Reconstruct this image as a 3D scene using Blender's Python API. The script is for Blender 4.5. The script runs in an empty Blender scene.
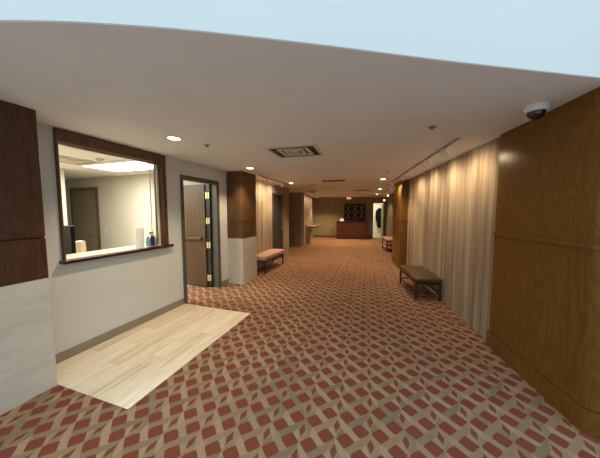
import bpy, bmesh, math, random
from mathutils import Vector, Matrix
random.seed(4)
PI = math.pi
S = bpy.context.scene
COL = S.collection
H = 2.40                                   # ceiling height
# frame of the slanted left wall: local x = distance out of the wall, local y = along the wall
WO = (-2.85, 2.0, 0.0)
WT = -math.atan(0.15)
def wpt(off, s, z=0.0):
    c, n = math.cos(WT), math.sin(WT)
    return (WO[0] + off*c - s*n, WO[1] + off*n + s*c, z)

# ------------------------------------------------------------------ materials
def new_mat(name):
    m = bpy.data.materials.new(name); m.use_nodes = True
    nt = m.node_tree
    return m, nt, nt.nodes['Principled BSDF']
def setp(b, rough=.5, metal=0., spec=.5):
    b.inputs['Roughness'].default_value = rough
    b.inputs['Metallic'].default_value = metal
    b.inputs['Specular IOR Level'].default_value = spec
def link(nt, a, b): nt.links.new(a, b)
def coords(nt, scale=(1,1,1), kind='Object'):
    tc = nt.nodes.new('ShaderNodeTexCoord'); mp = nt.nodes.new('ShaderNodeMapping')
    mp.inputs['Scale'].default_value = scale
    link(nt, tc.outputs[kind], mp.inputs['Vector'])
    return mp.outputs['Vector']
def noise(nt, vec, scale, detail=3, rough=.5, dist=0.):
    n = nt.nodes.new('ShaderNodeTexNoise')
    n.inputs['Scale'].default_value = scale; n.inputs['Detail'].default_value = detail
    n.inputs['Roughness'].default_value = rough; n.inputs['Distortion'].default_value = dist
    link(nt, vec, n.inputs['Vector'])
    return n.outputs['Fac']
def ramp(nt, fac, stops):
    r = nt.nodes.new('ShaderNodeValToRGB')
    e = r.color_ramp.elements
    while len(e) < len(stops): e.new(.5)
    for el, (p, c) in zip(e, stops):
        el.position = p; el.color = (*c, 1)
    link(nt, fac, r.inputs['Fac'])
    return r.outputs['Color']
def mth(nt, op, a, b=None, c=None):
    n = nt.nodes.new('ShaderNodeMath'); n.operation = op
    for i, v in enumerate((a, b, c)):
        if v is None: continue
        if isinstance(v, (int, float)): n.inputs[i].default_value = v
        else: link(nt, v, n.inputs[i])
    return n.outputs[0]
def mixc(nt, fac, a, b, mode='MIX'):
    n = nt.nodes.new('ShaderNodeMix'); n.data_type = 'RGBA'; n.blend_type = mode
    if isinstance(fac, (int, float)): n.inputs[0].default_value = fac
    else: link(nt, fac, n.inputs[0])
    for i, v in ((6, a), (7, b)):
        if isinstance(v, tuple): n.inputs[i].default_value = (*v, 1)
        else: link(nt, v, n.inputs[i])
    return n.outputs[2]
def bump(nt, b, fac, strength=.2, dist=.01):
    n = nt.nodes.new('ShaderNodeBump'); n.inputs['Strength'].default_value = strength
    n.inputs['Distance'].default_value = dist
    link(nt, fac, n.inputs['Height']); link(nt, n.outputs['Normal'], b.inputs['Normal'])

def plain(name, col, rough=.5, metal=0., var=.06, scale=9, spec=.5, bmp=0.):
    m, nt, b = new_mat(name); setp(b, rough, metal, spec)
    f = noise(nt, coords(nt), scale, 3)
    lo = tuple(max(0, c*(1-var)) for c in col); hi = tuple(min(1, c*(1+var)) for c in col)
    link(nt, ramp(nt, f, [(.3, lo), (.7, hi)]), b.inputs['Base Color'])
    if bmp: bump(nt, b, noise(nt, coords(nt), 160, 2), bmp, .002)
    return m
def emis(name, col, strength):
    m, nt, b = new_mat(name)
    b.inputs['Base Color'].default_value = (*col, 1)
    b.inputs['Emission Color'].default_value = (*col, 1)
    b.inputs['Emission Strength'].default_value = strength
    return m
def wood(name, dark, mid, lite, rough=.3, k=46, spec=.5):
    """oak veneer standing upright: cathedral figure from contour lines of a tall noise"""
    m, nt, b = new_mat(name); setp(b, rough, 0, spec)
    f = noise(nt, coords(nt, (2.6, 2.6, .50)), 1.6, 2, .4)
    s = mth(nt, 'SINE', mth(nt, 'MULTIPLY', f, k*2.6))
    s = mth(nt, 'MULTIPLY_ADD', s, .5, .5)
    fine = noise(nt, coords(nt, (70, 70, 1.3)), 2.2, 4, .65)
    big = noise(nt, coords(nt, (2.2, 2.2, .3)), 1.3, 2)
    v = mth(nt, 'ADD', mth(nt, 'MULTIPLY', s, .17), mth(nt, 'ADD', mth(nt, 'MULTIPLY', fine, .58), mth(nt, 'MULTIPLY', big, .24)))
    link(nt, ramp(nt, v, [(.25, dark), (.5, mid), (.78, lite)]), b.inputs['Base Color'])
    bump(nt, b, v, .06, .002)
    return m
def striped(name, stops):
    m, nt, b = new_mat(name); setp(b, .62, 0, .3)
    f1 = noise(nt, coords(nt, (5.2, 5.2, .17)), 1.7, 4, .66)
    f2 = noise(nt, coords(nt, (26, 26, .8)), 1.6, 4, .6)
    v = mth(nt, 'ADD', mth(nt, 'MULTIPLY', f1, .74), mth(nt, 'MULTIPLY', f2, .26))
    link(nt, ramp(nt, v, stops), b.inputs['Base Color'])
    return m

def carpet_mat():
    m, nt, b = new_mat('patterned_carpet'); setp(b, .95, 0, .08)
    tc = nt.nodes.new('ShaderNodeTexCoord'); mp = nt.nodes.new('ShaderNodeMapping')
    mp.vector_type = 'TEXTURE'
    mp.inputs['Location'].default_value = (0.001, 1.856, 0)
    mp.inputs['Rotation'].default_value = (0, 0, -math.radians(5.5))
    link(nt, tc.outputs['Object'], mp.inputs['Vector'])
    # slight waviness of the weave
    sep = nt.nodes.new('ShaderNodeSeparateXYZ'); link(nt, mp.outputs['Vector'], sep.inputs[0])
    jit = noise(nt, mp.outputs['Vector'], 90, 2)
    u = mth(nt, 'ADD', sep.outputs['X'], mth(nt, 'MULTIPLY_ADD', jit, .010, -.005))
    v = mth(nt, 'ADD', sep.outputs['Y'], mth(nt, 'MULTIPLY_ADD', jit, -.010, .005))
    PU, PV = .2343, .193
    sn = mth(nt, 'SINE', mth(nt, 'MULTIPLY', u, 2*PI/PU)); cs = mth(nt, 'COSINE', mth(nt, 'MULTIPLY', u, 2*PI/PU))
    slant = mth(nt, 'ADD', mth(nt, 'MULTIPLY', u, 1.5*PV/PU), mth(nt, 'MULTIPLY', sn, .025))
    hw = mth(nt, 'MULTIPLY_ADD', cs, -.010, .0390)
    def sub(u0, v0):
        du = mth(nt, 'SUBTRACT', u, u0); dv = mth(nt, 'SUBTRACT', v, v0)
        du = mth(nt, 'SUBTRACT', du, mth(nt, 'MULTIPLY', mth(nt, 'ROUND', mth(nt, 'DIVIDE', du, 2*PU)), 2*PU))
        dv = mth(nt, 'SUBTRACT', dv, mth(nt, 'MULTIPLY', mth(nt, 'ROUND', mth(nt, 'DIVIDE', dv, PV)), PV))
        au = mth(nt, 'ABSOLUTE', du); av = mth(nt, 'ABSOLUTE', dv)
        a = mth(nt, 'ABSOLUTE', mth(nt, 'SUBTRACT', au, .067)); c = mth(nt, 'ABSOLUTE', mth(nt, 'SUBTRACT', av, PV/2))
        d = mth(nt, 'ADD', mth(nt, 'POWER', mth(nt, 'MULTIPLY', a, .96), 1.12), mth(nt, 'POWER', c, 1.12))
        red = mth(nt, 'LESS_THAN', d, .0590**1.12)
        dm = mth(nt, 'ADD', mth(nt, 'DIVIDE', au, .023), mth(nt, 'DIVIDE', av, .054))
        return red, mth(nt, 'LESS_THAN', dm, 1.0)
    r1, d1_ = sub(0, 0); r2, d2_ = sub(PU, PV/2)
    red = mth(nt, 'MAXIMUM', r1, r2); dia = mth(nt, 'MAXIMUM', d1_, d2_)
    def ribbon(sign, off):
        """one family of wavy crossing ribbons: mask and a yarn colour for each stretch"""
        ph = mth(nt, 'DIVIDE', mth(nt, 'SUBTRACT', mth(nt, 'ADD' if sign > 0 else 'SUBTRACT', v, slant), PV/2), PV)
        k = mth(nt, 'ROUND', ph)
        seg = mth(nt, 'FLOOR', mth(nt, 'DIVIDE', mth(nt, 'SUBTRACT', u, .061 if sign > 0 else 0.), PU))
        dist = mth(nt, 'MULTIPLY', mth(nt, 'ABSOLUTE', mth(nt, 'SUBTRACT', ph, k)), PV)
        mask = mth(nt, 'LESS_THAN', dist, hw)
        rim = mth(nt, 'GREATER_THAN', dist, mth(nt, 'SUBTRACT', hw, .009))
        cx = nt.nodes.new('ShaderNodeCombineXYZ'); link(nt, k, cx.inputs[0]); link(nt, seg, cx.inputs[1]); cx.inputs[2].default_value = off
        wn = nt.nodes.new('ShaderNodeTexWhiteNoise'); wn.noise_dimensions = '3D'
        link(nt, cx.outputs[0], wn.inputs['Vector'])
        wr = nt.nodes.new('ShaderNodeValToRGB'); wr.color_ramp.interpolation = 'CONSTANT'
        el = wr.color_ramp.elements
        for _ in range(2): el.new(.5)
        for e, p, c in zip(el, (0, .45, .65, .85), ((.450,.335,.205), (.380,.280,.170), (.415,.300,.190), (.285,.225,.140)) if sign > 0 else ((.330,.240,.150), (.265,.212,.135), (.370,.255,.165), (.300,.225,.145))):
            e.position = p; e.color = (*c, 1)
        link(nt, wn.outputs['Value'], wr.inputs['Fac'])
        return mask, mixc(nt, mth(nt, 'MULTIPLY', rim, .25), wr.outputs['Color'], (.44,.31,.205))
    md, cd = ribbon(1, 0.); mu, cu = ribbon(-1, 7.)
    # woven: one family passes over on one side of each crossing row, under on the other
    over = mth(nt, 'GREATER_THAN', sn, 0.0)
    both = mth(nt, 'MULTIPLY', md, mu)
    useD = mth(nt, 'MAXIMUM', mth(nt, 'SUBTRACT', md, both), mth(nt, 'MULTIPLY', both, over))
    c = mixc(nt, mu, (.375, .262, .172), cu)
    c = mixc(nt, useD, c, cd)
    c = mixc(nt, red, c, (.245, .078, .054))
    c = mixc(nt, dia, c, (.22, .085, .056))
    pile = noise(nt, tc.outputs['Object'], 260, 2, .7)
    pc = ramp(nt, pile, [(.25, (.58,.55,.535)), (.75, (.96,.905,.88))])
    c = mixc(nt, 1.0, c, pc, 'MULTIPLY')
    link(nt, c, b.inputs['Base Color'])
    bump(nt, b, pile, .35, .004)
    return m

def tile_mat():
    """travertine tile courses on the columns"""
    m, nt, b = new_mat('travertine_tile'); setp(b, .32, 0, .45)
    f = noise(nt, coords(nt, (1.2, 1.2, 5)), 2.0, 5, .6, .6)
    f2 = noise(nt, coords(nt), 34, 3, .6)
    v = mth(nt, 'ADD', mth(nt, 'MULTIPLY', f, .75), mth(nt, 'MULTIPLY', f2, .25))
    c = ramp(nt, v, [(.3, (.56,.525,.44)), (.5, (.64,.605,.52)), (.7, (.715,.68,.595))])
    tc = nt.nodes.new('ShaderNodeTexCoord'); sp = nt.nodes.new('ShaderNodeSeparateXYZ')
    link(nt, tc.outputs['Object'], sp.inputs[0])
    zz = mth(nt, 'FRACT', mth(nt, 'DIVIDE', mth(nt, 'ADD', sp.outputs['Z'], .006), .329))
    j = mth(nt, 'LESS_THAN', zz, .018)
    c = mixc(nt, mth(nt, 'MULTIPLY', j, .35), c, (.40,.36,.30))
    link(nt, c, b.inputs['Base Color'])
    return m
def plank_mat():
    m, nt, b = new_mat('pale_plank_tile'); setp(b, .34, 0, .4)
    tc = nt.nodes.new('ShaderNodeTexCoord'); sp = nt.nodes.new('ShaderNodeSeparateXYZ')
    link(nt, tc.outputs['Object'], sp.inputs[0])
    W, Lp = .155, .92
    row = mth(nt, 'FLOOR', mth(nt, 'DIVIDE', sp.outputs['X'], W))
    ys = mth(nt, 'ADD', mth(nt, 'DIVIDE', sp.outputs['Y'], Lp), mth(nt, 'MULTIPLY', row, .37))
    cell = nt.nodes.new('ShaderNodeCombineXYZ'); link(nt, row, cell.inputs[0]); link(nt, mth(nt, 'FLOOR', ys), cell.inputs[1])
    wn = nt.nodes.new('ShaderNodeTexWhiteNoise'); link(nt, cell.outputs[0], wn.inputs['Vector'])
    ad = nt.nodes.new('ShaderNodeVectorMath'); ad.operation = 'ADD'
    link(nt, coords(nt, (16, 1.1, 1)), ad.inputs[0]); link(nt, wn.outputs['Color'], ad.inputs[1])
    f = noise(nt, ad.outputs[0], 1.8, 5, .65, .3)
    v = mth(nt, 'ADD', mth(nt, 'MULTIPLY', f, .8), mth(nt, 'MULTIPLY', wn.outputs['Value'], .17))
    c = ramp(nt, v, [(.30, (.58,.47,.33)), (.45, (.76,.665,.50)), (.60, (.84,.77,.62)), (.78, (.88,.82,.69))])
    g = mth(nt, 'LESS_THAN', mth(nt, 'FRACT', mth(nt, 'DIVIDE', sp.outputs['X'], W)), .014)
    g2 = mth(nt, 'LESS_THAN', mth(nt, 'FRACT', ys), .003)
    c = mixc(nt, mth(nt, 'MULTIPLY', mth(nt, 'MAXIMUM', g, g2), .4), c, (.38,.30,.20))
    link(nt, c, b.inputs['Base Color'])
    return m
def glass_mat():
    m, nt, b = new_mat('clear_glass')
    out = nt.nodes['Material Output']
    t = nt.nodes.new('ShaderNodeBsdfTransparent'); t.inputs[0].default_value = (.96,.98,.97,1)
    g = nt.nodes.new('ShaderNodeBsdfGlossy'); g.inputs['Roughness'].default_value = .02
    fr = nt.nodes.new('ShaderNodeFresnel'); fr.inputs[0].default_value = 1.45
    mx = nt.nodes.new('ShaderNodeMixShader')
    link(nt, fr.outputs[0], mx.inputs[0]); link(nt, t.outputs[0], mx.inputs[1]); link(nt, g.outputs[0], mx.inputs[2])
    link(nt, mx.outputs[0], out.inputs['Surface'])
    return m

M = dict(
    carpet=carpet_mat(), stone=tile_mat(), plank=plank_mat(), glass=glass_mat(),
    ceiling=plain('ceiling_paint', (.81,.825,.855), .9, var=.02, scale=3, spec=.2),
    fascia=plain('fascia_paint', (.69,.735,.745), .75, var=.025, scale=.8, spec=.3),
    officeceil=plain('acoustic_tile', (.78,.76,.72), .95, var=.05, scale=60, spec=.1),
    wall=plain('cool_grey_paint', (.655,.675,.655), .72, var=.025, scale=2, spec=.3),
    office=plain('office_cream_paint', (.62,.59,.49), .75, var=.02, scale=2, spec=.3),
    taupe=plain('taupe_paint', (.30,.245,.185), .7, var=.05, scale=4, spec=.3),
    olive=plain('olive_wall_paint', (.30,.255,.175), .7, var=.04, scale=3, spec=.3),
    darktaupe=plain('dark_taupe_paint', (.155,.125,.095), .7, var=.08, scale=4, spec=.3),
    base=plain('taupe_vinyl_base', (.29,.245,.19), .5, var=.05),
    frame=plain('dark_grey_green_metal', (.085,.082,.068), .42, var=.06),
    tile=plain('beige_floor_tile', (.36,.29,.205), .4, var=.08, scale=5),
    oakR=wood('honey_oak_veneer', (.100,.044,.007), (.158,.072,.013), (.215,.104,.022), .30, 46, .32),
    oakL=wood('dark_oak_veneer', (.040,.017,.009), (.070,.030,.015), (.110,.050,.024), .36, 40, .4),
    oakC=wood('brown_oak_veneer', (.080,.038,.015), (.122,.059,.024), (.170,.086,.038), .30, 40, .4),
    winwood=wood('walnut_stained_wood', (.060,.026,.009), (.100,.045,.016), (.145,.070,.027), .32, 20, .5),
    sill=wood('dark_sill_wood', (.022,.007,.005), (.040,.013,.009), (.065,.023,.014), .25, 20, .5),
    leaf=wood('brown_door_veneer', (.066,.034,.014), (.092,.049,.021), (.125,.070,.031), .42, 18, .4),
    odoor=plain('olive_brown_door_paint', (.25,.208,.128), .5, var=.05),
    oframe=plain('brown_frame_paint', (.135,.105,.065), .45, var=.05),
    redwood=wood('red_mahogany', (.045,.012,.004), (.078,.021,.007), (.115,.034,.012), .3, 22, .5),
    stripe=striped('streaked_wallcovering', [(.30,(.130,.092,.064)), (.42,(.250,.190,.135)), (.50,(.370,.290,.210)), (.58,(.470,.380,.275)), (.70,(.570,.480,.365))]),
    brass=plain('pale_brass', (.72,.66,.36), .38, .55, var=.05),
    steel=plain('brushed_steel', (.62,.60,.56), .3, 1., var=.05),
    white=plain('white_enamel', (.82,.82,.80), .4, var=.02),
    track=plain('beige_track_metal', (.36,.30,.24), .45, var=.03),
    black=plain('black_metal', (.014,.012,.011), .4, var=.1),
    dkwood=plain('espresso_leg_wood', (.032,.012,.008), .35, var=.15),
    leather=plain('brown_leather', (.082,.044,.015), .38, var=.12, scale=14, bmp=.15),
    pink=plain('salmon_fabric', (.56,.33,.265), .85, var=.10, scale=24, spec=.2, bmp=.3),
    ventw=plain('vent_enamel', (.62,.57,.50), .5, var=.04),
    ventd=plain('vent_dark_interior', (.03,.028,.025), .8, var=.1),
    ventb=plain('bronze_grille', (.20,.15,.10), .6, var=.1),
    smoked=plain('smoked_dome', (.010,.010,.014), .06, var=.1, spec=.8),
    paper=plain('paper_towel', (.88,.89,.90), .9, var=.02, scale=40, spec=.1, bmp=.3),
    navy=plain('navy_liquid', (.010,.022,.11), .2, var=.1),
    blue=plain('light_blue_bottle', (.20,.36,.55), .25, var=.08),
    clear=plain('translucent_bottle', (.70,.70,.62), .2, var=.04),
    screen=plain('monitor_black', (.005,.006,.010), .5, var=.1, spec=.15),
    cream=plain('cream_cabinet_enamel', (.70,.58,.40), .45, var=.03),
    laminate=plain('cream_laminate', (.74,.66,.50), .35, var=.03),
    lattice=plain('grey_lattice', (.26,.245,.235), .5, var=.08),
    cloth=plain('black_cloth', (.006,.006,.006), .95, var=.2, spec=.05),
    exitred=emis('exit_red', (1.0,.42,.28), .45),
    bulb=emis('warm_lamp', (1.0,.83,.58), 9.0),
    bulbfar=emis('warm_spot_lens', (1.0,.80,.52), 5.0),
    panel=emis('cool_light_panel', (1.0,.985,.94), 3.2),
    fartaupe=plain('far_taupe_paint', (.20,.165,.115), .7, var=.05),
    stonef=plain('beige_fountain_body', (.30,.255,.175), .4, var=.06),
)

# ------------------------------------------------------------------ mesh helpers
class MB:
    def __init__(s): s.bm = bmesh.new()
    def box(s, x0, x1, y0, y1, z0, z1, bev=0., seg=1, mtx=None):
        m = Matrix.Translation(((x0+x1)/2, (y0+y1)/2, (z0+z1)/2)) @ Matrix.Diagonal((abs(x1-x0), abs(y1-y0), abs(z1-z0), 1))
        r = bmesh.ops.create_cube(s.bm, size=1, matrix=m)
        vs = r['verts']
        if bev:
            es = list({e for v in vs for e in v.link_edges})
            rb = bmesh.ops.bevel(s.bm, geom=es, offset=bev, segments=seg, affect='EDGES', profile=.5)
            vs = list({v for f in rb['faces'] for v in f.verts} | {v for v in vs if v.is_valid})
        if mtx is not None: bmesh.ops.transform(s.bm, matrix=mtx, verts=vs)
        return s
    def prism(s, pts, z0, z1):
        a = [s.bm.verts.new((x, y, z0)) for x, y in pts]; b = [s.bm.verts.new((x, y, z1)) for x, y in pts]
        n = len(pts)
        s.bm.faces.new(a[::-1]); s.bm.faces.new(b)
        for i in range(n):
            s.bm.faces.new((a[i], a[(i+1) % n], b[(i+1) % n], b[i]))
        return s
    def lathe(s, prof, c=(0,0,0), seg=20, mtx=None):
        rings = []
        M4 = mtx if mtx is not None else Matrix.Identity(4)
        for r, z in prof:
            if r < 1e-5: rings.append([s.bm.verts.new(M4 @ Vector((c[0], c[1], c[2]+z)))])
            else: rings.append([s.bm.verts.new(M4 @ Vector((c[0]+r*math.cos(2*PI*i/seg), c[1]+r*math.sin(2*PI*i/seg), c[2]+z))) for i in range(seg)])
        for A, B in zip(rings, rings[1:]):
            for i in range(seg):
                j = (i+1) % seg
                if len(A) == 1 and len(B) == 1: continue
                if len(A) == 1: s.bm.faces.new((A[0], B[i], B[j]))
                elif len(B) == 1: s.bm.faces.new((A[i], A[j], B[0]))
                else: s.bm.faces.new((A[i], A[j], B[j], B[i]))
        for R in (rings[0], rings[-1]):
            if len(R) > 2:
                try: s.bm.faces.new(R)
                except ValueError: pass
        return s
    def tube(s, pts, r, seg=10):
        P = [Vector(p) for p in pts]; prev = None
        rr = r if isinstance(r, (list, tuple)) else [r]*len(P)
        rings = []
        for i, p in enumerate(P):
            t = (P[min(i+1, len(P)-1)] - P[max(i-1, 0)]).normalized()
            a = t.orthogonal().normalized() if prev is None else (prev - t*prev.dot(t)).normalized()
            prev = a; b = t.cross(a)
            rings.append([s.bm.verts.new(p + (a*math.cos(2*PI*k/seg) + b*math.sin(2*PI*k/seg))*rr[i]) for k in range(seg)])
        for A, B in zip(rings, rings[1:]):
            for k in range(seg): s.bm.faces.new((A[k], A[(k+1) % seg], B[(k+1) % seg], B[k]))
        s.bm.faces.new(rings[0]); s.bm.faces.new(rings[-1])
        return s
    def build(s, name, mat, parent=None, loc=(0,0,0), rz=0., smooth=False):
        bmesh.ops.recalc_face_normals(s.bm, faces=s.bm.faces)
        me = bpy.data.meshes.new(name); s.bm.to_mesh(me); s.bm.free()
        if smooth:
            for p in me.polygons: p.use_smooth = True
            me.set_sharp_from_angle(angle=math.radians(40))
        me.materials.append(M[mat] if isinstance(mat, str) else mat)
        o = bpy.data.objects.new(name, me); COL.objects.link(o)
        o.location = loc; o.rotation_euler = (0, 0, rz)
        if parent: o.parent = parent
        return o
def tag(o, label, cat, group=None):
    o['label'] = label; o['category'] = cat
    if group: o['group'] = group
    return o
def thing(name, label, cat, loc=(0,0,0), rz=0., group=None):
    o = bpy.data.objects.new(name, None); COL.objects.link(o); o.empty_display_size = .1
    o.location = loc; o.rotation_euler = (0, 0, rz)
    return tag(o, label, cat, group)
def struct_empty(name, loc=(0,0,0), rz=0.):
    o = bpy.data.objects.new(name, None); COL.objects.link(o); o.empty_display_size = .1
    o.location = loc; o.rotation_euler = (0, 0, rz); o['kind'] = 'structure'
    return o
def struct(name, mb, mat, loc=(0,0,0), rz=0., smooth=False):
    o = mb.build(name, mat, None, loc, rz, smooth); o['kind'] = 'structure'
    return o
def copy_tree(o, parent=None):
    c = o.copy(); COL.objects.link(c)
    if parent: c.parent = parent
    for ch in list(o.children): copy_tree(ch, c)
    return c
def aim(o, target):
    d = Vector(target) - o.location
    o.rotation_euler = d.to_track_quat('-Z', 'Y').to_euler()
def spot(name, loc, target, power, col=(1,.78,.5), size=100, blend=.8, rad=.05):
    l = bpy.data.lights.new(name, 'SPOT'); l.energy = power; l.color = col
    l.spot_size = math.radians(size); l.spot_blend = blend; l.shadow_soft_size = rad
    o = bpy.data.objects.new(name, l); COL.objects.link(o); o.location = loc; aim(o, target)
    return o
def area(name, loc, target, power, sx, sy, col=(1,1,1)):
    l = bpy.data.lights.new(name, 'AREA'); l.energy = power; l.color = col; l.shape = 'RECTANGLE'; l.size = sx; l.size_y = sy
    o = bpy.data.objects.new(name, l); COL.objects.link(o); o.location = loc; aim(o, target)
    return o
W = dict(loc=WO, rz=WT)

# ------------------------------------------------------------------ floor, ceiling, fascia
struct('floor', MB().box(-4.3, 4.6, -1.2, 18.2, -.10, 0), 'carpet')
aw = MB(); aw.box(-6.1, -6, -8, .5, 0, 3.2); aw.box(6, 6.1, -8, 3.4, 0, 3.2); aw.box(-6, 6, -8.1, -8, 0, 3.2)
struct('wall_atrium_blocker', aw, plain('atrium_blocker_paint', (.50,.48,.44), .8))  # unseen walls behind the camera, added to cut daylight from the sides
struct('floor_atrium_bounce', MB().box(-6, 6, -8.0, -1.2, -.10, 0), plain('pale_bounce_stone', (.72,.70,.66), .35))  # unseen pale floor, added to bounce daylight up onto the ceiling
def catmull(P, n=8):
    out = []
    for i in range(len(P)-1):
        p0 = P[max(i-1, 0)]; p1 = P[i]; p2 = P[i+1]; p3 = P[min(i+2, len(P)-1)]
        for k in range(n):
            t = k/n
            out.append(tuple(.5*((2*b)+(-a+c)*t+(2*a-5*b+4*c-d)*t*t+(-a+3*b-3*c+d)*t**3) for a, b, c, d in zip(p0, p1, p2, p3)))
    out.append(P[-1]); return out
edge = catmull([(-4.6,.93), (-3.2,.78), (-2.3,.79), (-1.49,.885), (-.87,1.03), (-.22,1.245), (.59,1.54), (1.59,1.885), (2.5,2.21), (4.6,3.0)])
struct('ceiling', MB().prism(list(edge) + [(4.6, 18.2), (-9.2, 18.2), (-9.2, .6), (-4.6, .6)], H, H+.12), 'ceiling')
back = [(x-.02, y+.10) for x, y in edge]
struct('wall_fascia', MB().prism([(x+.001, y-.004) for x, y in edge] + back[::-1], H+.003, 6.5), 'fascia', smooth=True)

# ------------------------------------------------------------------ left wall (slanted), with window and doorway
lw = MB()
T0 = -.14
lw.box(T0, 0, -1.35, .002, 0, H)                       # before the window
lw.box(T0, 0, .002, 1.30, 0, 1.03)                     # under the window
lw.box(T0, 0, 1.30, 1.585, 0, H)
lw.box(T0, 0, 1.585, 2.575, 2.165, H)
lw.box(T0, 0, 2.575, 3.46, 0, H)
struct('wall_left', lw, 'wall', **W)
struct('wall_left_streaked', MB().box(T0, 0, 3.46, 5.10, 0, H), 'stripe', **W)
lp = MB(); lp.box(T0, 0, 5.10, 5.16, 0, H); lp.box(T0, 0, 5.16, 5.93, 2.13, H); lp.box(T0, 0, 5.93, 6.53, 0, H)
struct('wall_left_panelled', lp, 'taupe', **W)
struct('baseboard_left', MB().box(0, .012, -.285, 1.575, 0, .105, .004).box(0, .012, 2.585, 2.83, 0, .105, .004), 'base', **W)

# recess behind, with its dark end wall, and the pale streaked wall beyond it
xr, yr, _ = wpt(T0, 6.53)
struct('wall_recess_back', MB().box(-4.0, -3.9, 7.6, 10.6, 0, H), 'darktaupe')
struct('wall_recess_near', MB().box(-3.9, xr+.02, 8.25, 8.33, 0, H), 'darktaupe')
struct('wall_recess_end', MB().box(-4.0, -1.78, 10.6, 10.72, 0, H), 'taupe')
struct('wall_left_far', MB().box(-1.90, -1.70, 10.72, 14.6, 0, H), 'stripe')
struct('trim_1', MB().box(-3.9, -1.80, 10.585, 10.6, 0, .10), 'base')

# ------------------------------------------------------------------ far wall, with a doorway to a bright room
fw = MB()
fw.box(-1.9, 1.80, 14.6, 14.72, 0, H); fw.box(1.80, 2.42, 14.6, 14.72, 2.06, H); fw.box(2.42, 3.4, 14.6, 14.72, 0, H)
struct('wall_far', fw, 'olive')
struct('baseboard_far', MB().box(-1.70, -.32, 14.585, 14.6, 0, .11, .004).box(1.44, 1.74, 14.585, 14.6, 0, .11, .004), 'oframe')
d = struct_empty('door_4', (2.11, 14.6, 0))
MB().box(-.36, -.31, -.02, .14, 0, 2.10).box(.31, .36, -.02, .14, 0, 2.10).box(-.31, .31, -.02, .14, 2.05, 2.10).build('door_frame', 'oframe', d)
MB().box(.27, .31, .14, .78, .01, 2.04, .003).build('door_leaf', 'odoor', d)
br = MB(); br.box(.9, 3.4, 17.4, 17.5, 0, H); br.box(.8, .9, 14.72, 17.5, 0, H); br.box(3.4, 3.5, 11.0, 17.5, 0, H)
struct('wall_back_room', br, 'office')
struct('floor_back_room', MB().box(.9, 3.4, 14.66, 17.4, .0, .006), 'tile')

# ------------------------------------------------------------------ right side walls
struct('wall_right', MB().box(1.74, 1.88, 3.0, 7.9, 0, H), 'stripe')
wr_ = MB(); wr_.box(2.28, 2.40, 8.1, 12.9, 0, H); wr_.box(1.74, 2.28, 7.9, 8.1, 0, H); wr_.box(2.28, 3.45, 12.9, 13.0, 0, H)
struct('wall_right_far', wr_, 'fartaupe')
struct('baseboard_right', MB().box(2.266, 2.28, 8.1, 12.9, 0, .10, .004), 'oframe')

# ------------------------------------------------------------------ columns
def rounded(x0, x1, y0, y1, r, corners, e=0., n=7):
    """rectangle with some rounded corners (names: ll lr ur ul); e grows it outward"""
    x0 -= e; x1 += e; y0 -= e; y1 += e
    out = []
    for nm, cx, cy, a0 in (('ll', x0, y0, PI), ('lr', x1, y0, 1.5*PI), ('ur', x1, y1, 0), ('ul', x0, y1, .5*PI)):
        rr = (r+e) if nm in corners else .004
        ox = cx + (rr if nm in ('ll', 'ul') else -rr); oy = cy + (rr if nm in ('ll', 'lr') else -rr)
        k = n if nm in corners else 1
        for i in range(k+1): 
            a = a0 + .5*PI*i/k; out.append((ox+rr*math.cos(a), oy+rr*math.sin(a)))
    return out
def stone_column(label, s0, s1, off, wm, r):
    c = thing('column', label, 'column', wpt(off/2, (s0+s1)/2), WT)
    hx, hy = off/2, (s1-s0)/2
    cs = ('lr', 'ur')
    MB().prism(rounded(-hx+.002, hx, -hy, hy, r, cs, .004), 0, .985).build('stone_base', 'stone', c, smooth=True)
    MB().prism(rounded(-hx+.002, hx, -hy, hy, r, cs), .987, 1.330).build('lower_panel', wm, c, smooth=True)
    MB().prism(rounded(-hx+.002, hx, -hy, hy, r, cs, -.008), 1.330, 1.346).build('groove', 'black', c, smooth=True)
    MB().prism(rounded(-hx+.002, hx, -hy, hy, r, cs), 1.346, H-.002).build('upper_panel', wm, c, smooth=True)
    return c
stone_column('dark oak column on pale stone tile base at left edge beside the plank floor', -1.30, -.292, .385, 'oakL', .012)
stone_column('brown oak column on white stone base between open door and pink bench', 2.84, 3.47, .37, 'oakC', .035)
def oak_column(label, x0, x1, y0, y1, r, corners, mat):
    c = thing('wood_column', label, 'column', ((x0+x1)/2, (y0+y1)/2, 0))
    cx, cy = (x0+x1)/2, (y0+y1)/2
    R = lambda e: rounded(x0-cx, x1-cx, y0-cy, y1-cy, r, corners, e)
    MB().prism(R(.014), 0, .168).build('base_board', mat, c, smooth=True)
    MB().prism(R(-.006), .168, .176).build('groove', 'sill', c, smooth=True)
    MB().prism(R(0), .176, 1.300).build('lower_panel', mat, c, smooth=True)
    MB().prism(R(.016), 1.300, 1.334).build('rail', mat, c, smooth=True)
    MB().prism(R(0), 1.334, H-.002).build('upper_panel', mat, c, smooth=True)
    return c
oak_column('large honey oak panelled column with rounded corner filling right foreground', 1.700, 3.3, 1.88, 3.045, .09, ('ll',), 'oakR')
oak_column('smaller oak panelled column just beyond the brown leather bench', 1.565, 2.2, 6.84, 7.88, .05, ('ll', 'ul'), 'oakR')

# ------------------------------------------------------------------ entry mat of plank tiles
tag(MB().box(-.625, .625, -.94, .94, 0, .006, .002).build('plank_floor_inset', 'plank', None, wpt(.64, .648), WT),
    'rectangle of pale wood look floor planks set into carpet below reception window', 'floor inset')

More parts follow.
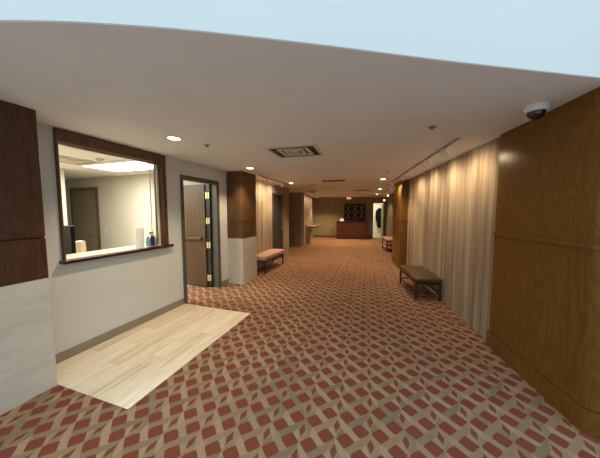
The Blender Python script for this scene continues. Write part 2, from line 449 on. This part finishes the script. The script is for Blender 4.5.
# ------------------------------------------------------------------ reception window (window_1)
w = struct_empty('window_1', WO, WT)
fr = MB()
fr.box(T0-.01, .022, -.004, .022, 1.055, 2.31, .003)            # near jamb
fr.box(T0-.01, .022, 1.235, 1.305, 1.055, 2.31, .003)         # far jamb
fr.box(T0-.01, .024, -.004, 1.305, 2.268, H-.004, .003)         # deep head
fr.build('window_frame', 'winwood', w)
MB().box(-.02, .075, -.03, 1.352, 1.018, 1.054, .006, 2).build('window_sill', 'sill', w)
MB().box(-.40, -.02, .006, 1.295, 1.030, 1.052, .004).build('counter_ledge', 'laminate', w)
MB().box(-.068, -.060, 1.10, 1.225, 1.056, 2.285).build('glass_pane', 'glass', w)
MB().box(-.070, -.058, 1.092, 1.10, 1.056, 2.285).box(-.072, -.056, 1.205, 1.235, 1.056, 2.285, .002).build('pane_edge', 'laminate', w)
MB().box(-.085, -.045, .05, 1.23, 2.250, 2.268).build('pane_track', 'steel', w)

# ------------------------------------------------------------------ open door (door_1), hinged at its far jamb
d1 = struct_empty('door_1', WO, WT)
df = MB()
df.box(-.17, .018, 1.585, 1.645, 0, 2.165, .003); df.box(-.125, .018, 2.490, 2.575, 0, 2.165, .003)
df.box(-.17, .018, 1.645, 2.500, 2.105, 2.165, .003)
df.build('door_frame', 'frame', d1)
leaf = MB().box(-1.085, -.235, 2.432, 2.477, .012, 2.100, .002).build('door_leaf', 'leaf', d1)
pb = MB(); pb.box(-.98, -.30, 2.372, 2.395, .985, 1.035, .008, 2); pb.box(-.96, -.86, 2.392, 2.432, .98, 1.04, .006); pb.box(-.42, -.32, 2.392, 2.432, .98, 1.04, .006)
pb.build('push_bar', 'leaf', leaf)
MB().box(-.235, -.126, 2.455, 2.496, .01, 2.10).build('gap_shade', 'black', d1)  # black strip stands in for shade in the gap beside the leaf
for z in (.20, .88, 1.37, 1.88):
    h = MB(); h.box(-.222, -.132, 2.444, 2.4552, z-.062, z+.062, .002)
    h.tube([(-.178, 2.441, z-.065), (-.178, 2.441, z+.065)], .009)
    h.build('hinge', 'brass', d1)
#MB().box(-.29, -.19, 2.405, 2.432, 2.00, 2.05, .004).tube([(-.21, 2.415, 2.06), (-.17, 2.32, 2.085), (-.08, 2.28, 2.10)], .009).build('door_closer', 'steel', d1)

# second door along the left side, dark and closed
d2 = struct_empty('door_2', WO, WT)
MB().box(-.13, .015, 5.12, 5.17, 0, 2.13).box(-.13, .015, 5.92, 5.97, 0, 2.13).box(-.13, .015, 5.17, 5.92, 2.08, 2.13).build('door_frame', 'frame', d2)
MB().box(-.10, -.055, 5.17, 5.92, .01, 2.08, .003).build('door_leaf', plain('slate_door_paint', (.045,.044,.042), .5), d2)
MB().lathe([(0,0),(.028,0),(.028,.008),(.012,.012),(.012,.045)], seg=14, mtx=Matrix.Translation((-.055, 5.84, 1.02)) @ Matrix.Rotation(PI/2, 4, 'Y')).tube([(-.012, 5.84, 1.02), (-.012, 5.73, 1.02)], .010).build('lever_handle', 'steel', d2, smooth=True)

# ------------------------------------------------------------------ office seen through the window and the doorway
OE = 2.50
ow = MB(); ow.box(-5.4, -.14, OE, OE+.10, 0, H)
struct('wall_office_end', ow, 'office', **W)
struct('wall_office_side', MB().box(-5.5, -5.4, -1.35, OE+.10, 0, H), 'office', **W)
struct('wall_office_near', MB().box(-5.4, -.14, -1.45, -1.35, 0, H), 'office', **W)
struct('wall_office_partition', MB().box(-5.4, -2.76, 1.38, 1.50, 0, H-.012), 'office', **W)
struct('floor_office', MB().box(-5.4, -.60, -1.35, OE, 0, .007), 'tile', **W)
struct('ceiling_office', MB().box(-5.4, -.14, -1.35, OE, H-.012, H-.001), 'officeceil', **W)
d3 = struct_empty('door_3', wpt(-3.98, OE), WT)
MB().box(-.50, -.42, -.02, 0, 0, 2.155, .003).box(.44, .54, -.02, 0, 0, 2.155, .003).box(-.42, .44, -.02, 0, 2.08, 2.155, .003).build('door_frame', 'oframe', d3)
MB().box(-.42, .44, -.010, 0, .01, 2.08).build('door_leaf', 'odoor', d3)
MB().lathe([(0,0),(.030,0),(.030,.008),(.012,.012),(.012,.05)], seg=14, mtx=Matrix.Translation((.36, -.010, 1.0)) @ Matrix.Rotation(PI/2, 4, 'X')).tube([(.36, -.055, 1.0), (.24, -.055, 1.0)], .011).build('lever_handle', 'steel', d3, smooth=True)
sw = thing('light_switch', 'white wall switch plate beside the brown office door', 'light switch', wpt(-3.25, OE, 1.08), WT)
MB().box(-.045, .045, -.008, 0, -.06, .06, .003).build('plate', 'white', sw)
MB().box(-.016, .016, -.014, -.007, -.03, .03, .003).build('rocker', 'steel', sw)
# luminaire, diffuser and detector on the office ceiling
lp_ = thing('ceiling_light_panel', 'bright rectangular light panel on the office ceiling', 'ceiling light', wpt(-1.22, 1.62, H-.012), WT)
MB().box(-.70, .70, -.33, .33, -.030, 0, .004).build('housing', 'white', lp_)
MB().box(-.67, .67, -.30, .30, -.034, -.029).build('diffuser', 'panel', lp_)
def diffuser(name, label, loc, rz, sx, sy, wm, dm, louvres, group=None):
    v = thing(name, label, 'air vent', loc, rz, group)
    f = MB()
    for a, b_, c_, d_ in ((-sx, sx, -sy, -sy+.035), (-sx, sx, sy-.035, sy), (-sx, -sx+.035, -sy+.035, sy-.035), (sx-.035, sx, -sy+.035, sy-.035)):
        f.box(a, b_, c_, d_, -.014, 0, .003)
    f.build('rim', wm, v)
    MB().box(-sx+.035, sx-.035, -sy+.035, sy-.035, -.003, 0).build('duct_opening', dm, v)
    for i in range(louvres):
        k = 1-(i+1)/(louvres+.6)
        ax, ay, t = (sx-.05)*k+.01, (sy-.05)*k+.01, .048
        lv = MB()
        for a, b_, c_, d_ in ((-ax, ax, -ay, -ay+t), (-ax, ax, ay-t, ay), (-ax, -ax+t, -ay+t, ay-t), (ax-t, ax, -ay+t, ay-t)):
            lv.box(a, b_, c_, d_, -.012-.004*i, -.004)
        lv.build('louvre', wm, v)
    return v
diffuser('ceiling_vent', 'pale square air diffuser on the office ceiling beyond window frame', wpt(-1.66, 1.02, H-.012), WT, .29, .29, 'ventw', 'ventb', 3)
dd = MB().lathe([(0,0),(.055,0),(.055,-.02),(.04,-.04),(0,-.042)], seg=18).build('smoke_detector', 'ventw', None, wpt(-1.09, 1.10, H-.012), WT, True)
tag(dd, 'small round detector on office ceiling in front of the light panel', 'smoke detector')
# desk, monitor and cabinet behind the ledge
dk = thing('desk', 'cream topped work desk in office behind the reception ledge', 'desk', wpt(-.98, .50), WT)
MB().box(-.56, .56, -.75, .75, .72, .75, .004).build('desktop', 'laminate', dk)
for sx in (-1, 1):
    for sy in (-1, 1): MB().box(sx*.52-.02, sx*.52+.02, sy*.70-.02, sy*.70+.02, 0, .72).build('leg', 'black', dk)
mo = thing('monitor', 'black computer monitor seen from behind at lower left of reception window', 'monitor', wpt(-.825, .425, .75), WT+math.radians(-4))
MB().box(-.26, .26, -.022, .022, .20, .63, .008, 2).build('screen_housing', 'screen', mo)
MB().box(-.03, .03, -.05, -.022, .06, .40, .004).build('stand', 'screen', mo)
MB().box(-.12, .12, -.11, .09, 0, .014, .004).box(-.03, .03, -.05, -.022, .01, .08).build('foot', 'screen', mo)
fc = thing('file_holder', 'cream upright file holder standing on the desk right of black monitor', 'file holder', wpt(-1.205, .82, .75), WT+math.radians(-60))
MB().box(-.055, .055, -.05, .05, 0, .012).box(-.055, -.049, -.05, .05, .012, .35).box(.049, .055, -.05, .05, .012, .35).box(-.049, .049, .044, .05, .012, .35).box(-.049, .049, -.05, -.044, .012, .35).build('case', 'cream', fc)
MB().box(-.046, .046, -.04, .04, .012, .362).build('papers', 'paper', fc)

# things on the sill
pt = thing('paper_towel_roll', 'white upright paper towel roll standing on the reception window ledge', 'paper towels', wpt(-.115, .935, 1.052), WT)
MB().lathe([(.02,0),(.053,0),(.055,.004),(.055,.272),(.053,.276),(.02,.276)], seg=28).build('towel_sheet', 'paper', pt, smooth=True)
MB().lathe([(.0205,0),(.0205,.279),(.017,.279),(.017,.002)], seg=18).build('core', 'cream', pt, smooth=True)
def bottle(name, label, loc, r, h, m, capm, spray):
    b = thing(name, label, 'bottle', loc, WT)
    MB().lathe([(0,0),(r*.95,0),(r,.006),(r,h*.62),(r*.85,h*.72),(r*.42,h*.82),(r*.42,h*.86),(0,h*.86)], seg=20).build('bottle_body', m, b, smooth=True)
    c = MB().lathe([(0,h*.86),(r*.5,h*.86),(r*.5,h*.94),(r*.3,h*.96),(0,h*.96)], seg=14)
    if spray:
        c.box(-.012, .012, -.045, .02, h*.95, h*1.04, .004)
        c.box(-.006, .006, -.038, -.028, h*.82, h*.96, .002)
    c.build('trigger_head' if spray else 'cap', capm, b, smooth=True)
bottle('bottle', 'pale blue bottle beside paper towel roll on window ledge', wpt(-.085, 1.045, 1.052), .028, .165, 'blue', 'white', False)
bottle('spray_bottle', 'navy blue spray bottle in the middle of three bottles on window ledge', wpt(-.075, 1.105, 1.052), .026, .20, 'navy', 'black', True)
bottle('bottle', 'clear whitish bottle next to right jamb of reception window', wpt(-.10, 1.165, 1.052), .028, .150, 'clear', 'white', False)

# ------------------------------------------------------------------ benches
def plain_bench(label, loc, rz, L, D, z0, z1, cush, legm, group=None, low=False):
    b = thing('bench', label, 'bench', loc, rz, group)
    c = MB().box(-D/2, D/2, -L/2, L/2, z0, z1, .028, 3)
    c.build('seat', cush, b, smooth=True)
    MB().box(-D/2+.02, D/2-.02, -L/2+.02, L/2-.02, z0-.025, z0+.002).build('seat_frame', legm, b)
    for sx in (-1, 1):
        for sy in (-1, 1):
            x, y = sx*(D/2-.035), sy*(L/2-.04)
            MB().box(x-.017, x+.017, y-.017, y+.017, 0, z0-.02, .003).build('leg', legm, b)
    if low:
        MB().box(-D/2+.03, D/2-.03, -L/2+.03, L/2-.03, .13, .20, .012).build('lower_shelf', cush, b)
    return b
plain_bench('salmon pink upholstered bench with thin black legs against left streaked wall', wpt(.235, 4.37), WT, 1.26, .42, .335, .445, 'pink', 'black')
plain_bench('small distant bench with pink seat and shelf against right wall, past oak column', (1.93, 10.1, 0), 0, 1.1, .50, .42, .51, 'pink', 'dkwood', low=True)
# leather bench with turned legs and stretchers
lb = thing('bench', 'brown leather bench with dark turned legs and stretchers against right streaked wall', 'bench', (1.48, 4.93, 0), math.radians(1.5))
BL, BD = 1.06, .45
MB().box(-BD/2, BD/2, -BL/2, BL/2, .325, .400, .022, 3).build('seat', 'leather', lb, smooth=True)
MB().box(-BD/2+.012, BD/2-.012, -BL/2+.012, BL/2-.012, .285, .327, .004).build('seat_rail', 'dkwood', lb)
for sx in (-1, 1):
    for sy in (-1, 1):
        MB().lathe([(0,0),(.012,0),(.016,.02),(.022,.06),(.016,.085),(.023,.10),(.023,.15),(.015,.165),(.021,.20),(.024,.25),(.019,.27),(.026,.285),(.026,.29),(0,.29)],
                   (sx*(BD/2-.03), sy*(BL/2-.03), 0), 14).build('leg', 'dkwood', lb, smooth=True)
for sx in (-1, 1):
    MB().tube([(sx*(BD/2-.03), -BL/2+.03, .125), (sx*(BD/2-.03), 0, .125), (sx*(BD/2-.03), BL/2-.03, .125)], [.011, .015, .011], 10).build('long_stretcher', 'dkwood', lb, smooth=True)
for sy in (-1, 1):
    MB().tube([(-BD/2+.03, sy*(BL/2-.03), .125), (BD/2-.03, sy*(BL/2-.03), .125)], .011, 10).build('end_stretcher', 'dkwood', lb, smooth=True)

# ------------------------------------------------------------------ drinking fountain on the far left wall
df_ = thing('drinking_fountain', 'beige wall drinking fountain jutting out from pale streaked wall at far left', 'drinking fountain', (-1.70, 11.5, 0))
bm_ = MB()
prof = [(0,.0),(.20,.0),(.22,.45),(.30,.70),(.44,.84),(0,.84)]
a = [bm_.bm.verts.new((x, -.19, z)) for x, z in prof]; b_ = [bm_.bm.verts.new((x, .19, z)) for x, z in prof]
bm_.bm.faces.new(a); bm_.bm.faces.new(b_[::-1])
for i in range(len(prof)): bm_.bm.faces.new((a[i], a[(i+1)%len(prof)], b_[(i+1)%len(prof)], b_[i]))
bm_.build('pedestal', 'stonef', df_)
MB().box(0, .50, -.22, .22, .80, .90, .035, 3).box(0, .06, -.22, .22, .88, .98, .012).build('basin', plain('beige_fountain_basin', (.44,.385,.295), .4), df_, smooth=True)
MB().lathe([(0,.76),(.07,.78),(.115,.86),(.125,.93),(.112,.93),(.10,.88),(0,.86)], (.53, 0, 0), 24).build('bowl', plain('beige_fountain_bowl', (.56,.51,.43), .35), df_, smooth=True)
MB().tube([(.40, .0, .895), (.40, .0, .97), (.45, .0, .985)], .018).build('bubbler', 'steel', df_, smooth=True)

# ------------------------------------------------------------------ far counter, screen, sign, coat
ct = thing('reception_counter', 'dark red wood counter with three front panels at the far wall', 'counter', (.56, 14.1, 0))
MB().box(-.86, .84, -.30, .30, .05, .965, .004).build('body', 'redwood', ct)
MB().box(-.89, .87, -.34, .34, .965, 1.0, .005).build('countertop', 'sill', ct)
MB().box(-.82, .80, -.27, .27, 0, .05).build('plinth', 'black', ct)
for k in range(3): MB().box(-.83+k*.555, -.83+k*.555+.53, -.312, -.30, .09, .93, .004).build('front_panel', 'redwood', ct)
bx = thing('tissue_box', 'small white box with tissue on the far wooden counter', 'box', (.0, 14.0, 1.0))
MB().box(-.11, .11, -.07, .07, 0, .13, .008).build('carton', 'white', bx)
MB().lathe([(.035,.128),(.02,.15),(.05,.19),(0,.17)], seg=9).build('tissue', 'paper', bx)
sc = thing('lattice_screen', 'black framed screen of three patterned panels on far wall behind counter', 'screen', (.755, 14.55, 1.02))
f = MB(); f.box(-.62, .62, -.02, .045, 0, .12); f.box(-.62, .62, -.02, .045, .90, 1.0)
for x in (-.62, -.235, .155, .54): f.box(x, x+.08, -.02, .045, .12, .90)
f.build('frame', 'black', sc)
MB().box(-.60, .60, .03, .045, .1, .92).build('backing', 'cloth', sc)
for k in range(3):
    x0 = -.54 + k*.39; wd = .305 if k < 2 else .305
    l = MB()
    for j in range(2):
        zc = .12+.195+j*.39; xc = x0+wd/2
        for sgn in (-1, 1):
            l.box(-.235, .235, -.004, .004, -.022, .022, mtx=Matrix.Translation((xc, .012, zc)) @ Matrix.Rotation(sgn*math.atan2(.39, wd), 4, 'Y'))
        l.box(xc-.014, xc+.014, .006, .018, zc-.19, zc+.19)
    l.build('lattice_panel', 'lattice', sc)
es = thing('exit_sign', 'small reddish lit sign hanging from ceiling ahead of far wall', 'sign', (.36, 13.4, H))
MB().box(-.12, .12, -.02, .02, -.17, -.05, .006).build('sign_face', 'exitred', es)
MB().box(-.05, .05, -.03, .03, -.012, 0).tube([(0,0,-.01),(0,0,-.065)], .012).build('canopy', 'ventw', es)
co = thing('coat', 'long black coat hanging in the bright doorway at the far right', 'coat', (2.56, 17.24, .42))
cb = MB()
rings = []
for z, hw, hd in ((0,.05,.05),(.06,.13,.08),(.35,.15,.10),(.8,.16,.11),(1.0,.17,.10),(1.14,.12,.07),(1.19,.05,.045)):
    rings.append([cb.bm.verts.new((hw*math.cos(2*PI*i/20)*(1+.06*math.sin(5*2*PI*i/20)), hd*math.sin(2*PI*i/20), z)) for i in range(20)])
for A, B in zip(rings, rings[1:]):
    for i in range(20): cb.bm.faces.new((A[i], A[(i+1)%20], B[(i+1)%20], B[i]))
cb.bm.faces.new(rings[0]); cb.bm.faces.new(rings[-1])
cb.build('coat_body', 'cloth', co, smooth=True)
for sx in (-1, 1): MB().tube([(sx*.13,0,1.10),(sx*.18,0,.95),(sx*.19,-.02,.62),(sx*.17,-.03,.40)], [.05,.06,.055,.05], 10).build('sleeve', 'cloth', co, smooth=True)
MB().tube([(0,0,1.18),(0,0,1.24),(0,.05,1.26),(0,.155,1.26)], .008, 6).build('hook', 'steel', co)
for ch in co.children: ch.data.transform(Matrix.Diagonal((1.15, 1, 1.16, 1)))

# ------------------------------------------------------------------ ceiling fittings
DL = [(-1.907,2.528,'recessed ceiling downlight nearest the reception window'),
      (-1.765,4.484,'recessed ceiling downlight in front of stone based oak column'),
      (-1.495,7.02,'recessed ceiling downlight past the pink bench on left side'),
      (1.036,6.573,'recessed ceiling downlight on right, near end of long light track'),
      (1.391,9.449,'recessed ceiling downlight on right, second from the long light track'),
      (1.649,12.1,'recessed ceiling downlight on right, farthest back near the bright doorway')]
proto = None
for x, y, lab in DL:
    if proto is None:
        proto = thing('downlight', lab, 'ceiling light', (x, y, H), 0, 'recessed downlights')
        MB().lathe([(.062,-.001),(.088,-.001),(.092,-.006),(.088,-.010),(.066,-.008),(.062,-.001)], seg=28).build('trim_ring', 'white', proto, smooth=True)
        MB().lathe([(0,-.002),(.064,-.002),(.064,-.005),(0,-.006)], seg=28).build('lens', 'bulb', proto, smooth=True)
    else:
        o = copy_tree(proto); o.location = (x, y, H); o['label'] = lab

diffuser('ceiling_vent', 'large square air diffuser with dark slots in the near ceiling', (-.65, 3.38, H), math.radians(-6), .34, .30, 'ventw', 'ventd', 3)
def slot(label, loc, sx, sy, mat='ventb'):
    v = thing('slot_vent', label, 'air vent', loc, math.radians(-3))
    MB().box(-sx, sx, -sy, -sy+.02, -.012, 0).box(-sx, sx, sy-.02, sy, -.012, 0).box(-sx, -sx+.02, -sy+.02, sy-.02, -.012, 0).box(sx-.02, sx, -sy+.02, sy-.02, -.012, 0).build('rim', mat, v)
    MB().box(-sx+.02, sx-.02, -sy+.02, sy-.02, -.003, 0).build('duct_opening', 'ventd' if mat == 'ventb' else 'ventb', v)
    n = 4
    for k in range(n):
        y = -sy+.03+(2*sy-.06)*(k+.5)/n
        MB().box(-sx+.02, sx-.02, y-.006, y+.006, -.011, -.003).build('slat', mat, v)
slot('dark slotted ceiling vent in mid hall, nearer of two in the centre', (-.24, 6.7, H), .31, .14)
slot('dark slotted ceiling vent in hall centre, farther one toward the counter', (.77, 9.9, H), .32, .14)
slot('faint pale ceiling grille left of the nearer dark slotted vent', (-1.08, 7.6, H), .28, .14, 'ventw')
def sprinkler(label, x, y):
    t = thing('sprinkler', label, 'sprinkler', (x, y, H))
    MB().lathe([(0,.002),(.036,.002),(.034,-.006),(.012,-.010),(.010,-.028),(0,-.03)], seg=16).build('escutcheon', 'ventb', t, smooth=True)
    MB().lathe([(0,-.028),(.022,-.030),(.022,-.034),(0,-.036)], seg=14).build('deflector', 'steel', t, smooth=True)
sprinkler('small sprinkler head on ceiling right, between dome camera and light track', .873, 2.649)
sprinkler('small sprinkler head on ceiling left, above the reception side doorway', -1.695, 2.86)
sprinkler('small sprinkler head near far end of the long light track', .93, 5.45)
ef = thing('ceiling_speaker', 'square ceiling fixture with dark grille above the drinking fountain', 'speaker', (-1.22, 9.8, H))
MB().box(-.20, .20, -.20, .20, -.05, 0, .015, 2).build('housing', 'ventw', ef)
MB().box(-.15, .15, -.15, .15, -.058, -.049, .004).build('grille', 'ventb', ef)
dc = thing('dome_camera', 'white dome security camera with smoked bubble on ceiling by right oak column', 'security camera', (1.515, 2.27, H))
MB().lathe([(0,0),(.070,0),(.074,-.006),(.074,-.032),(.070,-.046),(.062,-.050),(0,-.050)], seg=36).build('housing', 'white', dc, smooth=True)
MB().lathe([(.060,-.049)] + [(0.058*math.cos(t*PI/16), -.050-.058*math.sin(t*PI/16)) for t in range(9)], seg=30).build('bubble', 'smoked', dc, smooth=True)

def track_light(label, p0, p1, heads, tgt, drop=.085):
    """rail along the ceiling from p0 to p1; heads = distances along it; tgt(point) = where each head points"""
    t = thing('track_light', label, 'track light', (*p0, H))
    v = Vector((p1[0]-p0[0], p1[1]-p0[1], 0)); Lr = v.length; ang = math.atan2(v.y, v.x)
    MB().box(0, Lr, -.018, .018, -.022, 0, .003).build('rail', 'track', t, rz=ang)
    for s in heads:
        p = v*(s/Lr)
        dz = drop if isinstance(drop, float) else drop[s]
        q = p + Vector((0, 0, -dz))
        wq = q + Vector((*p0, H)); dirv = (Vector(tgt(wq)) - wq).normalized()
        R = dirv.to_track_quat('Z', 'Y').to_matrix().to_4x4()
        hd = MB().lathe([(0,-.055),(.028,-.055),(.034,-.045),(.036,.035),(.040,.055),(.036,.055),(.031,.030),(0,.030)], seg=18, mtx=Matrix.Translation(q) @ R)
        hd.tube([tuple(p + Vector((0,0,-.02))), tuple(q)], .008)
        hd.box(p.x-.03, p.x+.03, p.y-.018, p.y+.018, -.040, -.021, .003)
        h = hd.build('lamp_head', 'white', t, smooth=True)
        MB().lathe([(0,.034),(.031,.034),(.031,.038),(0,.038)], seg=16, mtx=Matrix.Translation(q) @ R).build('lens', 'bulbfar', h)
        spot('track_lamp', tuple(wq + dirv*.065), tuple(wq + dirv), TP, (1,.76,.47), 150, 1.0, .04)
TP = 20
track_light('long light track with five white heads along the right streaked wall', (1.30,3.08), (1.36,7.35), [.42,1.12,1.95,2.76,3.98], lambda w: (1.74, w.y+.02, 1.75))
TP = 18
pa, pb_ = wpt(.42, 3.52), wpt(.42, 5.5)
track_light('short light track with three white heads above the pink bench', pa[:2], pb_[:2], [.40,.85,1.42], lambda w: (w.x-.40, w.y+.05, 1.85))
TP = 6
track_light('small distant light track with two white heads at right beyond oak column', (1.73,9.2), (1.80,11.6), [.8,1.8], lambda w: (2.28, w.y-1.0, 1.55), {.8:.19, 1.8:.34})
TP = 13
track_light('far left light track with three heads over the pale wall near fountain', (-1.30,10.8), (-1.30,14.0), [.4,1.4,2.4], lambda w: (-1.7, w.y+.05, 1.8))
# ceiling seam and lit-band bar
struct('trim_2', MB().box(-.007, .007, 0, 2.83, -.003, 0), 'ventw', loc=(.543, 4.886, H), rz=-math.atan(.321/2.808))
struct('trim_lit_band', MB().box(-1.70, 2.28, 12.55, 12.70, H-.05, H), 'ceiling')  # added bar standing in for the lit band across the far ceiling

# ------------------------------------------------------------------ light
wn = bpy.data.worlds.new('daylight'); S.world = wn; wn.use_nodes = True
bg = wn.node_tree.nodes['Background']
bg.inputs[0].default_value = (.72, .89, 1.0, 1); bg.inputs[1].default_value = 1.30
for x, y, _ in DL:
    spot('downlight_lamp', (x, y, H-.02), (x, y, 0), 66, (1,.75,.46), 120, .6, .06)
for x, y in ((-.3,8.3), (-.4,11.2), (.5,12.9), (-.9,13.3)):      # added lights without fittings, brightening the far hall
    spot('hall_fill', (x, y, H-.02), (x, y, 0), 125, (1,.70,.37), 118, .6, .06)
c0 = wpt(-1.5, 1.2, H-.06); area('office_panel_lamp', c0, (c0[0], c0[1], 0), 48, 1.1, 1.1, (1,.95,.84))
c1 = wpt(-3.6, .4, H-.06); area('office_far_fill', c1, (c1[0], c1[1], 0), 110, 1.2, .6, (1,.95,.84))  # added area light without a fitting, brightens the rear of the office
area('back_room_lamp', (2.1, 16.2, H-.03), (2.1, 16.2, 0), 45, 1.0, .8, (1,.90,.68))

# ------------------------------------------------------------------ camera
cam = bpy.data.cameras.new('camera'); co_ = bpy.data.objects.new('camera', cam); COL.objects.link(co_)
F = 240.0
cam.sensor_fit = 'HORIZONTAL'; cam.sensor_width = 36; cam.lens = F/600*36
cam.clip_start = .05; cam.clip_end = 100
co_.location = (0, 0, 1.56)
co_.rotation_euler = (PI/2 - .07279, 0, .1728)
S.camera = co_
S.view_settings.view_transform = 'Standard'
S.view_settings.look = 'None'
S.view_settings.gamma = 1
S.view_settings.use_curve_mapping = False
S.view_settings.exposure = 0.47
